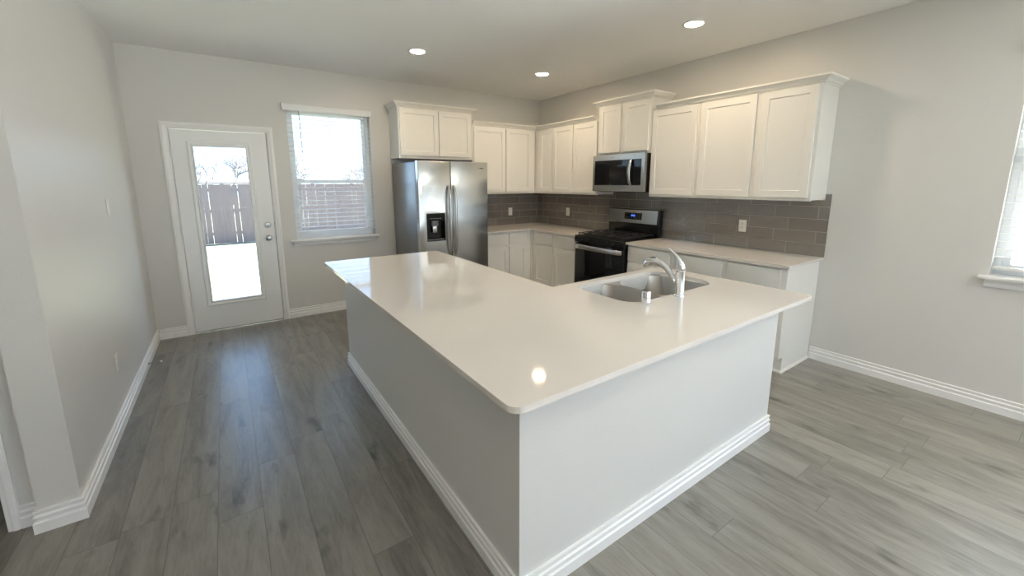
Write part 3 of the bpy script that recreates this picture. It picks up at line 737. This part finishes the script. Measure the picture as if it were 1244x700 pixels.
for hx, par in ((SPL-0.036, fd1), (SPL+0.034, fd2)):
    bm = bmesh.new(); pts = []; rr = []
    for i in range(17):
        t = i/16; z = 0.70+t*0.83; bow = math.sin(PI*t)
        pts.append((hx, YD-0.012-0.045*min(1, bow*1.6)**0.6 if bow > 0.01 else YD-0.004, z)); rr.append(0.0155)
    tube(bm, pts, rr, 14, 0.8, side=(1, 0, 0)); link('handle', bm, M['bar'], par, smooth=True)['label'] = 'long bowed stainless handle'
bm = bmesh.new()   # dispenser housing lining the recess
box(bm, hx0+0.001, hx0+0.010, YD-0.002, -0.803, hz0+0.001, hz1-0.001); box(bm, hx1-0.010, hx1-0.001, YD-0.002, -0.803, hz0+0.001, hz1-0.001)
box(bm, hx0+0.010, hx1-0.010, YD-0.002, -0.803, hz1-0.012, hz1-0.001); box(bm, hx0+0.010, hx1-0.010, YD-0.002, -0.803, hz0+0.001, hz0+0.012)
box(bm, hx0+0.010, hx1-0.010, -0.810, -0.803, hz0+0.012, hz1-0.012)
box(bm, hx0+0.010, hx1-0.010, YD-0.002, -0.812, 1.125, hz1-0.012)
ds = link('dispenser', bm, M['blackglass'], fd1); ds['label'] = 'black ice and water dispenser in the freezer door'
B('ice_chute', M['grey'], ds, 0.165, 0.240, -0.850, -0.812, 1.065, 1.124, 0.006)
bm = bmesh.new(); box(bm, 0.170, 0.228, -0.845, -0.835, 0.985, 1.064, 0.006); box(bm, 0.190, 0.208, -0.835, -0.812, 1.0, 1.03); link('paddle', bm, M['nickel'], ds, smooth=True)
bm = bmesh.new(); box(bm, 0.100, 0.308, -0.862, -0.812, 0.9005, 0.908)
for i in range(8): box(bm, 0.115+i*0.024, 0.124+i*0.024, -0.858, -0.816, 0.908, 0.912)
link('drip_tray', bm, M['grey'], ds)
bm = bmesh.new()
for i in range(5): box(bm, 0.130+i*0.030, 0.146+i*0.030, YD-0.0026, YD-0.002, 1.150, 1.154)
link('control_marks', bm, M['plate'], ds)
# small dark maker's mark near the upper right corner of the right door (illegible in the photo)
bm = bmesh.new()
for x0, x1 in ((0.775, 0.782), (0.785, 0.793), (0.803, 0.812), (0.815, 0.823), (0.826, 0.834), (0.837, 0.846)):
    box(bm, x0, x1, YD-0.0012, YD-0.0001, 1.722, 1.733 if x0 > 0.8 else 1.728)
link('badge', bm, M['dark'], fd2)

# ------------------------------------------------------------------ range (local x to the right along the wall, front is -y)
rg = thing('gas_range', 'black and stainless freestanding gas range with five knobs', 'range', (0, -1.562, 0), R90)
RW = 0.758
bm = bmesh.new(); box(bm, 0, RW, -0.630, -0.012, 0.05, 0.903); link('case', bm, M['black'], rg)
bm = bmesh.new()
box(bm, 0.0, RW, -0.680, -0.085, 0.904, 0.922, 0.004); box(bm, 0.03, RW-0.03, -0.655, -0.11, 0.9225, 0.925, 0.001, 1); link('cooktop', bm, M['black'], rg, smooth=True)
for bx, by, br_ in ((0.17, -0.52, 0.045), (0.17, -0.24, 0.036), (0.59, -0.52, 0.050), (0.59, -0.24, 0.036), (0.38, -0.38, 0.042)):
    bm = bmesh.new(); lathe(bm, [(br_, 0), (br_, 0.008), (br_*0.8, 0.012), (br_*0.78, 0.018), (br_*0.7, 0.021), (0.003, 0.021)], (bx, by, 0.925), 'Z', 24)
    link('burner', bm, M['iron'], rg, smooth=True)
for gx0_, gx1_ in ((0.035, 0.262), (0.268, 0.490), (0.496, 0.723)):
    bm = bmesh.new(); t = 0.006; zt = 0.957
    for yy in (-0.650, -0.385, -0.120): box(bm, gx0_, gx1_, yy-t, yy+t, zt-0.012, zt, 0.002, 1)
    for xx in (gx0_+t, (gx0_+gx1_)/2, gx1_-t): box(bm, xx-t, xx+t, -0.650, -0.120, zt-0.012, zt, 0.002, 1)
    for yy in (-0.52, -0.25): box(bm, gx0_, gx1_, yy-t*0.8, yy+t*0.8, zt-0.012, zt, 0.002, 1)
    for xx in (gx0_+t, gx1_-t):
        for yy in (-0.645, -0.385, -0.125): box(bm, xx-t, xx+t, yy-t, yy+t, 0.925, zt-0.01)
    link('grate', bm, M['iron'], rg, smooth=True)
bm = bmesh.new()   # sloped control panel
rows = [[bm.verts.new((x, y, z)) for y, z in ((-0.631, 0.838), (-0.631, 0.903), (-0.672, 0.903), (-0.682, 0.895), (-0.676, 0.838))] for x in (0.0, RW)]
for j in range(5): bm.faces.new((rows[0][j], rows[0][(j+1) % 5], rows[1][(j+1) % 5], rows[1][j]))
bm.faces.new(rows[0]); bm.faces.new(list(reversed(rows[1]))); cpn = link('control_panel', bm, M['black'], rg)
for kx in (0.128, 0.217, 0.382, 0.530, 0.612, 0.655+0.02)[:5] if False else (0.128, 0.217, 0.382, 0.525, 0.612):
    bm = bmesh.new(); lathe(bm, [(0.022, 0.0), (0.022, -0.006), (0.018, -0.010), (0.017, -0.026), (0.014, -0.029), (0.002, -0.029)], (kx, -0.679, 0.868), 'Y', 24)
    box(bm, kx-0.0035, kx+0.0035, -0.717, -0.700, 0.850, 0.886, 0.002, 1); link('knob', bm, M['black'], rg, smooth=True)
bm = bmesh.new(); box(bm, 0.004, RW-0.004, -0.672, -0.632, 0.215, 0.832, 0.006); od = link('oven_door', bm, M['blackglass'], rg, smooth=True)
bm = bmesh.new()
pts = [(0.03, -0.680, 0.792), (0.034, -0.700, 0.792)]+[(0.05+i*(RW-0.10)/10, -0.712-0.014*math.sin(PI*i/10), 0.792) for i in range(11)]+[(RW-0.034, -0.700, 0.792), (RW-0.03, -0.680, 0.792)]
tube(bm, pts, [0.0265]*len(pts), 16, 0.32, side=(0, 0, 1)); link('handle', bm, M['bar'], od, smooth=True)['label'] = 'bowed stainless oven handle'
B('storage_drawer', M['black'], rg, 0.004, RW-0.004, -0.668, -0.632, 0.075, 0.208, 0.006)
for xx in (0.04, RW-0.04):
    for yy in (-0.58, -0.06):
        bm = bmesh.new(); lathe(bm, [(0.018, 0.0), (0.018, 0.012), (0.010, 0.016), (0.010, 0.051)], (xx, yy, 0), 'Z', 16); link('foot', bm, M['dark'], rg, smooth=True)
bm = bmesh.new(); box(bm, 0.0, RW, -0.075, -0.012, 0.9035, 1.232, 0.005); bg = link('backguard', bm, M['black'], rg, smooth=True)
bm = bmesh.new()
rows = [[bm.verts.new((x, y, z)) for y, z in ((-0.0755, 1.060), (-0.0755, 1.226), (-0.082, 1.224), (-0.098, 1.066), (-0.094, 1.060))] for x in (0.004, RW-0.022)]
for j in range(5): bm.faces.new((rows[0][j], rows[0][(j+1) % 5], rows[1][(j+1) % 5], rows[1][j]))
bm.faces.new(rows[0]); bm.faces.new(list(reversed(rows[1]))); sp2 = link('steel_panel', bm, M['warmsteel'], bg)
def slope(z): return -0.082-(1.224-z)*0.016/0.158
def on_slope(name, m, x0, x1, z0, z1, t, parent):
    bm = bmesh.new(); vs = []
    for off in (-0.0002, -t):
        vs.append([bm.verts.new((x, slope(z)+off, z)) for x, z in ((x0, z0), (x1, z0), (x1, z1), (x0, z1))])
    for i in range(4): bm.faces.new((vs[0][i], vs[0][(i+1) % 4], vs[1][(i+1) % 4], vs[1][i]))
    bm.faces.new(vs[0]); bm.faces.new(list(reversed(vs[1]))); return link(name, bm, m, parent)
dp = on_slope('display', M['blackglass'], 0.262, 0.520, 1.108, 1.188, 0.0015, bg)
bm = bmesh.new()
for xx in (0.366, 0.379, 0.398, 0.411):
    for a, b, c, e in ((0, 0.009, 0.018, 0.0205), (0, 0.009, 0.009, 0.0115), (0, 0.009, 0.0, 0.0025), (0, 0.0025, 0, 0.0205), (0.0065, 0.009, 0, 0.0205)):
        box(bm, xx+a, xx+b, slope(1.155)-0.0025, slope(1.155)-0.0018, 1.145+c, 1.145+e)
link('clock_digits', bm, M['blue_led'], dp)
for i in range(6):
    for j in range(2):
        bm = bmesh.new(); box(bm, 0.285+i*0.040, 0.300+i*0.040, slope(1.12)-0.0026, slope(1.12)-0.0014, 1.116+j*0.014, 1.119+j*0.014); link('button', bm, M['grey'], dp)

# ------------------------------------------------------------------ microwave
mv = thing('microwave', 'stainless over-the-range microwave with black glass door', 'microwave', (0, -1.563, 1.447), R90)
MH = 0.424; MWW = 0.756
bm = bmesh.new(); box(bm, 0, MWW, -0.360, -0.010, 0, MH, 0.003); link('case', bm, M['black'], mv, smooth=True)
bm = bmesh.new()   # steel door frame around the glass
DX = 0.615
def frame(bm, x0, x1, z0, z1, a, b, c, e, y0, y1):
    box(bm, x0, a, y0, y1, z0, z1); box(bm, b, x1, y0, y1, z0, z1); box(bm, a, b, y0, y1, z0, c); box(bm, a, b, y0, y1, e, z1)
frame(bm, 0.0, DX-0.001, 0.004, MH, 0.030, DX-0.0012, 0.075, MH-0.060, -0.400, -0.361)
md_ = link('door', bm, M['warmsteel'], mv)
bm = bmesh.new(); box(bm, 0.030, DX-0.0015, -0.399, -0.362, 0.075, MH-0.060, 0.0015, 1); link('door_glass', bm, M['blackglass'], md_, smooth=True)
bm = bmesh.new(); frame(bm, DX+0.001, MWW, 0.004, MH, DX+0.0012, MWW-0.040, 0.075, MH-0.060, -0.400, -0.361); cpm = link('control_panel', bm, M['warmsteel'], mv)
bm = bmesh.new(); box(bm, DX+0.0015, MWW-0.040, -0.399, -0.362, 0.075, MH-0.060, 0.0015, 1); link('keypad', bm, M['blackglass'], cpm, smooth=True)
bm = bmesh.new(); pts = []
for i in range(13):
    t = i/12; pts.append((DX-0.038, -0.402-0.040*math.sin(PI*t)**0.6, 0.082+t*0.278))
tube(bm, pts, [0.017]*13, 12, 0.5, side=(1, 0, 0)); link('handle', bm, M['bar'], md_, smooth=True)
bm = bmesh.new(); box(bm, 0.04, MWW-0.04, -0.33, -0.05, -0.005, -0.0005); link('vent_grille', bm, M['dark'], mv)
bm = bmesh.new()
for i in range(3): box(bm, 0.29+i*0.012, 0.298+i*0.012, -0.4008, -0.4001, MH-0.034, MH-0.028)
link('badge', bm, M['grey'], md_)

# ------------------------------------------------------------------ outlets, switch, door stop
def outlet(label, loc, rz, switch=False):
    o = thing('light_switch' if switch else 'wall_outlet', label, 'switch' if switch else 'outlet', loc, rz)
    bm = bmesh.new(); box(bm, -0.036, 0.036, -0.006, -0.0003, -0.059, 0.059, 0.003); link('cover_plate', bm, M['plate'], o, smooth=True)
    if switch:
        bm = bmesh.new(); rows = [[bm.verts.new((x, y, z)) for y, z in ((-0.006, -0.033), (-0.006, 0.033), (-0.011, 0.033), (-0.0065, 0.0), (-0.0075, -0.033))] for x in (-0.017, 0.017)]
        for j in range(5): bm.faces.new((rows[0][j], rows[0][(j+1) % 5], rows[1][(j+1) % 5], rows[1][j]))
        bm.faces.new(rows[0]); bm.faces.new(list(reversed(rows[1]))); link('rocker', bm, M['plate'], o)
    else:
        for s in (-1, 1):
            bm = bmesh.new(); box(bm, -0.0165, 0.0165, -0.008, -0.0055, s*0.020-0.014, s*0.020+0.014, 0.002); r = link('receptacle', bm, M['plate'], o, smooth=True)
            bm = bmesh.new()
            for sxx in (-0.0065, 0.0065): box(bm, sxx-0.0013, sxx+0.0013, -0.0084, -0.0079, s*0.020-0.001, s*0.020+0.008)
            lathe(bm, [(0.0026, -0.0084), (0.0026, -0.0079)], (0, 0, s*0.020-0.008), 'Y', 12); link('slots', bm, M['dark'], r)
    for s in ((-0.048, 0.048) if switch else (0,)):
        bm = bmesh.new(); lathe(bm, [(0.003, -0.007), (0.003, -0.0059)], (0, 0, s), 'Y', 12); link('screw', bm, M['plate'], o)
    return o
outlet('white outlet on the grey tiles near the refrigerator', (-0.568, -0.0088, 1.117), 0)
outlet('white outlet on the grey tiles between corner and range', (-0.0088, -0.706, 1.128), R90)
outlet('white outlet on the grey tiles right of the range', (-0.0088, -3.213, 1.130), R90)
outlet('white outlet low on the left wall above the baseboard', (WX, -1.690, 0.400), PI/2)
outlet('white light switch on the left wall beside the glass door', (WX, -1.205, 1.395), PI/2, True)
ds_ = thing('door_stop', 'thin springy door stop sticking out of the left baseboard', 'door stop', (WX+0.0175, -0.800, 0.048), 0)
bm = bmesh.new(); lathe(bm, [(0.010, 0.0), (0.010, 0.004), (0.005, 0.006)], (0, 0, 0), 'X', 16); link('base_plate', bm, M['nickel'], ds_, smooth=True)
bm = bmesh.new(); pts = [(0.005+i*0.075/150, 0.0045*math.cos(i*0.75), 0.0045*math.sin(i*0.75)) for i in range(151)]
tube(bm, pts, 0.0011, 6); link('spring', bm, M['nickel'], ds_, smooth=True)
bm = bmesh.new(); lathe(bm, [(0.004, 0.078), (0.0065, 0.080), (0.0065, 0.093), (0.004, 0.095)], (0, 0, 0), 'X', 14); link('rubber_tip', bm, M['plate'], ds_, smooth=True)

# ------------------------------------------------------------------ recessed ceiling lights
def downlight(label, x, y, group=None):
    o = thing('recessed_light', label, 'ceiling light', (x, y, H), 0, group)
    bm = bmesh.new(); lathe(bm, [(0.066, -0.0005), (0.094, -0.0005), (0.094, -0.003), (0.088, -0.007), (0.070, -0.009), (0.066, -0.006), (0.066, -0.0005)], seg=40, cap=False); link('trim_ring', bm, M['trim'], o, smooth=True)
    bm = bmesh.new(); lathe(bm, [(0.0655, -0.001), (0.0655, -0.006), (0.050, -0.008), (0.002, -0.009)], seg=40); link('lens', bm, M['lens'], o, smooth=True)
    return o
downlight('lit round ceiling light nearest the window, leftmost of three', -2.526, -1.262)
downlight('lit round ceiling light in the middle, above the back corner', -0.984, -1.270)
downlight('lit round ceiling light nearest the camera, on the right', -0.945, -3.140)
downlight('lit round ceiling light behind the camera near the left windows', -5.0, -7.6)
downlight('lit round ceiling light behind the camera near the side window', -2.0, -7.4)
downlight('lit round ceiling light above the floor in front of the island, right', -1.35, -6.25)
downlight('added round ceiling light left of the camera, fills the island side', -4.45, -5.75)  # unseen lamp, placed here to brighten the island's left face

# ------------------------------------------------------------------ outside
GZ = -0.16
bm = bmesh.new(); nx, ny = 40, 40
vs = [[bm.verts.new((-45+i*90/nx, 0.3+j*70/ny, GZ-0.001-0.004*(1+math.sin(i*1.7)*math.cos(j*2.1)))) for i in range(nx+1)] for j in range(ny+1)]
for j in range(ny):
    for i in range(nx): bm.faces.new((vs[j][i], vs[j][i+1], vs[j+1][i+1], vs[j+1][i]))
lw = link('lawn', bm, M['grass']); lw['kind'] = 'stuff'; lw['label'] = 'pale winter lawn outside the glass door'; lw['category'] = 'grass'
bm = bmesh.new(); box(bm, 0.2, 40, -40, 0.29, GZ-0.05, GZ); struct(link('side_yard', bm, M['grass']), 'grass strip beside the house')
bm = bmesh.new(); box(bm, -45, 0.19, -45, YR-0.2, GZ-0.05, GZ); struct(link('front_yard', bm, M['grass']), 'grass in front of the house')
FY = 9.2
fn = thing('wooden_fence', 'weathered board privacy fence across the back of the lawn', 'fence', (-12, FY, GZ))
rnd = random.Random(4)
bm = bmesh.new(); x = 0.0
while x < 34:
    w = 0.14; gp = rnd.choice((0.0, 0.0, 0.004, 0.008)); box(bm, x, x+w-gp, -0.062-rnd.uniform(0, 0.004), -0.044, 0.0, 1.70+rnd.uniform(-0.006, 0.006)); x += w
link('boards', bm, M['fence'], fn)
bm = bmesh.new()
for z in (0.25, 0.90, 1.50): box(bm, 0, 34, -0.042, -0.002, z, z+0.085)
link('rails', bm, M['fence'], fn)
B('cap_board', M['fence'], fn, 0, 34, -0.09, 0.03, 1.715, 1.75)
for i in range(15):
    B('post', M['fence'], fn, i*2.4+0.5, i*2.4+0.6, 0.0, 0.09, 0, 1.712, 0.004)
fn2 = thing('wooden_fence', 'slightly taller side fence meeting the back fence at left', 'fence', (-5.05, 0.9, GZ))
bm = bmesh.new(); y = 0.0
fn2.location = (-9.6, 0.9, GZ)
while y < 8.1: box(bm, 0, 0.018, y, y+0.134, 0.03, 1.85); y += 0.14
link('boards', bm, M['fence'], fn2)
for i in range(4): B('post', M['fence'], fn2, 0.02, 0.11, i*2.5+0.2, i*2.5+0.3, 0, 1.86, 0.004)

def tree(label, x, y, h, seed, cat='tree', lv=6):
    r = random.Random(seed); bm = bmesh.new()
    def grow(p, d, L, rad, n):
        q = p+d*L
        if n == lv: segs = 6
        else: segs = 4 if n > 2 else 3
        mid = p+d*L*0.5+Vector((r.uniform(-1, 1), r.uniform(-1, 1), 0))*L*0.05
        tube(bm, [p, mid, q], [rad, rad*0.9, rad*0.76], segs)
        if n == 0: return
        for k in range(3 if n > 1 else 4):
            a = r.uniform(0, 2*PI); tilt = r.uniform(0.35, 0.85)
            perp = d.orthogonal().normalized(); perp.rotate(Matrix.Rotation(a, 3, d))
            nd = (d*math.cos(tilt)+perp*math.sin(tilt)*1.15+Vector((0, 0, 0.05))).normalized()
            grow(q if k < 2 else p+d*L*r.uniform(0.6, 0.9), nd, L*r.uniform(0.60, 0.80), rad*0.64, n-1)
    grow(Vector((0, 0, 0)), Vector((r.uniform(-.06, .06), r.uniform(-.06, .06), 1)).normalized(), h*0.30, h*0.030, lv)
    o = link('bare_tree', bm, M['bark']); o.location = (x, y, GZ); tag(o, label, cat, 'bare trees beyond the fence'); return o
tl = 'bare winter tree standing beyond the back fence'
rt_ = random.Random(7)
for i in range(21):
    tree(tl, -17.5+i*1.75+rt_.uniform(-0.3, 0.3), (24, 30, 36)[i % 3]+rt_.uniform(-0.5, 0.5), rt_.uniform(3.3, 3.9)*(1, 1.2, 1.4)[i % 3], 40+i)

nb = thing('neighbour_house', 'pinkish brick neighbouring house seen through the right window', 'house', (3.4, -12, GZ))
B('brick_wall', M['brick'], nb, 0, 0.2, 0, 15, 0, 2.9)
B('fascia', M['trim'], nb, -0.4, 0.2, 0, 15, 2.9, 3.08)
bm = bmesh.new(); rows = [[bm.verts.new(p) for p in ((-0.5, yy, 3.08), (5.0, yy, 5.6), (5.0, yy, 3.08))] for yy in (-0.3, 15.3)]
for j in range(3): bm.faces.new((rows[0][j], rows[0][(j+1) % 3], rows[1][(j+1) % 3], rows[1][j]))
bm.faces.new(rows[0]); bm.faces.new(list(reversed(rows[1]))); link('roof', bm, M['shingle'], nb)
